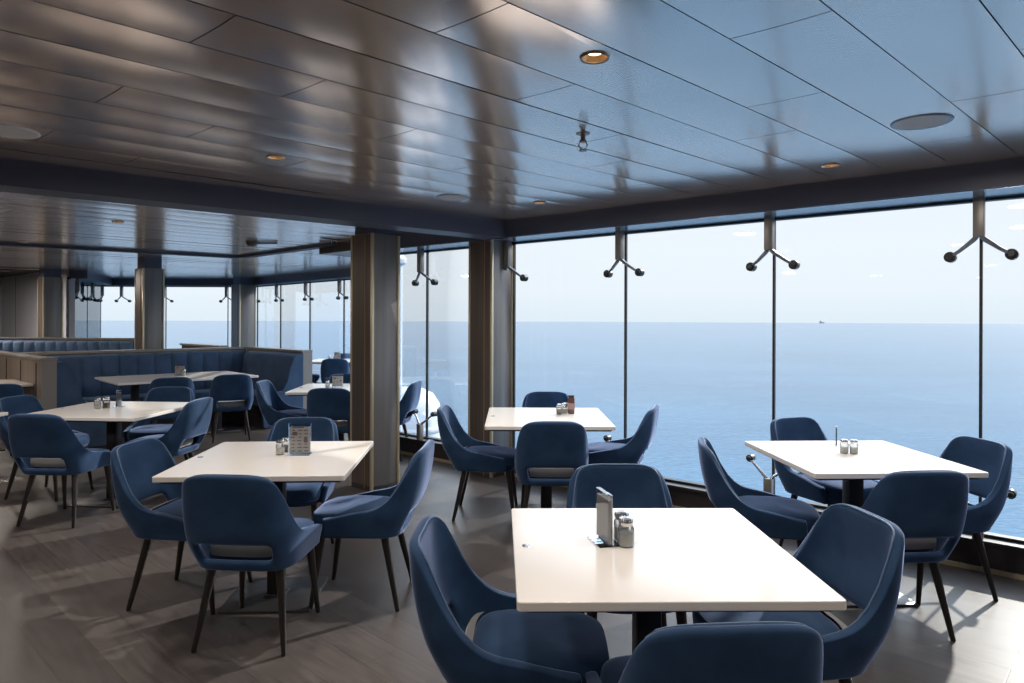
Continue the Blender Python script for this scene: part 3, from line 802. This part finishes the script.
# ---------------------------------------------------------------- outside
t = thing('deck_pod', 'white rounded housing outside the glass, low between the two nearest columns', 'ship housing', (-1.62, 10.4, -1.6))
bm = NB(); lathe(bm, [(.0, 2.06), (.25, 2.04), (.42, 1.96), (.52, 1.80), (.56, 1.55), (.56, 0)], 32); obj('shell', bm, 'white_paint', t)
bm = NB(); lathe(bm, [(.565, 1.50), (.58, 1.48), (.58, 1.42), (.565, 1.40)], 32); obj('rim_band', bm, 'white_paint', t)
t = thing('deck_pole', 'pale exterior pole with a flange just outside, right of the nearest column', 'pole', (-1.60, 9.62, -1.6))
bm = NB(); lathe(bm, [(.055, 0), (.055, 4.3)], 20); obj('pole_tube', bm, 'white_paint', t)
bm = NB(); lathe(bm, [(.056, 3.85), (.10, 3.87), (.11, 3.90), (.11, 3.94), (.056, 4.0)], 20); obj('flange', bm, 'white_paint', t)
bm = NB(); prism(bm, [(-2.2, 9.4), (-.9, 9.4), (-.9, 11.2), (-2.2, 11.2)], -1.75, -1.6)
tag(obj('lower_deck', bm, 'white_paint', smooth=False), kind='structure')
# the sea, 30 m below
bm = NB()
Kc = 96
R_ = [0, 60, 300, 1500, 8500]
rings = [[bm.verts.new((0, 0, 0))]] + [[bm.verts.new((r*cos(2*PI*k/Kc), r*sin(2*PI*k/Kc), 0)) for k in range(Kc)] for r in R_[1:]]
for k in range(Kc): bm.faces.new((rings[0][0], rings[1][k], rings[1][(k+1) % Kc]))
for a, b_ in zip(rings[1:], rings[2:]):
    for k in range(Kc): bm.faces.new((a[k], b_[k], b_[(k+1) % Kc], a[(k+1) % Kc]))
sea = obj('sea', bm, 'sea', smooth=False); sea.location = (0, 0, -30)
tag(sea, 'calm blue open sea beyond the windows', 'sea', kind='stuff')
t = thing('distant_ship', 'tiny dark ship on the horizon right of centre', 'ship', (3130, 6900, -30), .4)
bm = NB(); box(bm, (0, 0, 5), (60, 10, 12)); obj('hull', bm, 'grey_metal', t, smooth=False)
bm = NB(); box(bm, (-18, 0, 17), (14, 8, 14)); obj('superstructure', bm, 'grey_metal', t, smooth=False)

# repeats carry a common group
GR = {'dining_chair': 'blue velvet dining chairs', 'dining_table': 'white square dining tables', 'glass_bracket': 'metal brackets holding the window glass',
      'downlight': 'round downlights in the ceiling', 'ceiling_speaker': 'round ceiling speakers', 'shaker': 'glass shakers on the tables',
      'menu_stand': 'small stands on the tables', 'square_column': 'square columns with metal edges', 'low_partition': 'low wooden partitions'}
for o in list(S.objects):
    k_ = o.name.split('.')[0]
    if o.parent is None and k_ in GR: o['group'] = GR[k_]

# ---------------------------------------------------------------- light
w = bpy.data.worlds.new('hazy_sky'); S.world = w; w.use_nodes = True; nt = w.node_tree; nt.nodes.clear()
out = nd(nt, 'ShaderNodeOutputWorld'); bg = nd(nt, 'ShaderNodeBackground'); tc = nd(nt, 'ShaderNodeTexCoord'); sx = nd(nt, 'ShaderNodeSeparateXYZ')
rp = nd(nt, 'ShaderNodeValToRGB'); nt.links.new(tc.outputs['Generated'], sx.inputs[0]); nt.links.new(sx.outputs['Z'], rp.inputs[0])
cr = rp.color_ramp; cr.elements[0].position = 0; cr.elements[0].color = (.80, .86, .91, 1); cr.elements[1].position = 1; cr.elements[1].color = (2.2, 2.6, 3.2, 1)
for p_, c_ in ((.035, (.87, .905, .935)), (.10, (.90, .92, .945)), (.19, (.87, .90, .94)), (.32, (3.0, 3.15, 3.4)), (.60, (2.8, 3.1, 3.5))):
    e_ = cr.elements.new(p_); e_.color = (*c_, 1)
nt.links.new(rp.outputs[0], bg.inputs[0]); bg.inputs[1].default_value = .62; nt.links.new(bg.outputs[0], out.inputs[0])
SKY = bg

def sunlamp(az, el, e, ang):
    l = bpy.data.lights.new('sun', 'SUN'); l.energy = e; l.angle = math.radians(ang); l.color = (1, .90, .78)
    o = bpy.data.objects.new('sun', l); C.objects.link(o)
    d = Vector((sin(math.radians(az))*cos(math.radians(el)), cos(math.radians(az))*cos(math.radians(el)), sin(math.radians(el))))
    o.rotation_euler = d.to_track_quat('Z', 'Y').to_euler()
sunlamp(46, 27, 2.9, 1.0)
# warm spots of the modelled downlights, then added fill spots without any fitting
def spot(p, e=16):
    l = bpy.data.lights.new('downlight_and_fill_beam', 'SPOT'); l.energy = e; l.color = (1, .80, .60); l.spot_size = math.radians(125); l.spot_blend = .8; l.shadow_soft_size = .05
    o = bpy.data.objects.new('downlight_and_fill_beam', l); C.objects.link(o); o.location = (p[0], p[1], CEIL-.05)
for p, _ in DL: spot(p, 8)
for p in ((-2.9, 2.3), (-1.4, .8), (-4.6, 3.8), (-3.2, .2), (-6.3, 5.2), (0, -.5), (1.5, .6), (-7.5, 7.4), (-5.5, 11.5), (-8, 10.2)): spot(p)
# added disc lamps without fixtures, brightening tables, far walls and the room behind
for x, y, e_ in [(x, y, 5) for x in (-5.2, -2.6, 0, 2.6) for y in (-1.0, -3.2)] + [(-6.8, 1.2, 22), (-4.8, 1.0, 15), (-9.2, 5.5, 24), (-9.8, 11.8, 60), (1.2, 2.2, 6), (2.2, 3.2, 6), (-1.2, 3.2, 8), (-.2, 1.6, 6), (-3.2, 4.6, 12), (.3, 4.4, 9), (-7.2, 9.6, 14), (-6.8, 6.6, 12)]:
    l = bpy.data.lights.new('fill_lamp', 'AREA'); l.shape = 'DISK'; l.energy = e_; l.size = .22; l.color = (1, .90, .80)
    o = bpy.data.objects.new('fill_lamp', l); C.objects.link(o); o.location = (x, y, CEIL-.06)

# ---------------------------------------------------------------- camera
cam = bpy.data.cameras.new('camera'); cam.sensor_width = 36; cam.lens = 36*683/1024; cam.shift_y = -22.5/1024; cam.clip_start = .05; cam.clip_end = 30000
co = bpy.data.objects.new('camera', cam); C.objects.link(co); co.location = (0, 0, 1.5)
co.rotation_euler = (Matrix.Rotation(PI/2, 3, 'X') @ Matrix.Rotation(.0035, 3, 'Z')).to_euler()
S.camera = co
S.view_settings.view_transform = 'Standard'; S.view_settings.look = 'None'; S.view_settings.gamma = 1; S.view_settings.use_curve_mapping = False
S.view_settings.exposure = 0.85
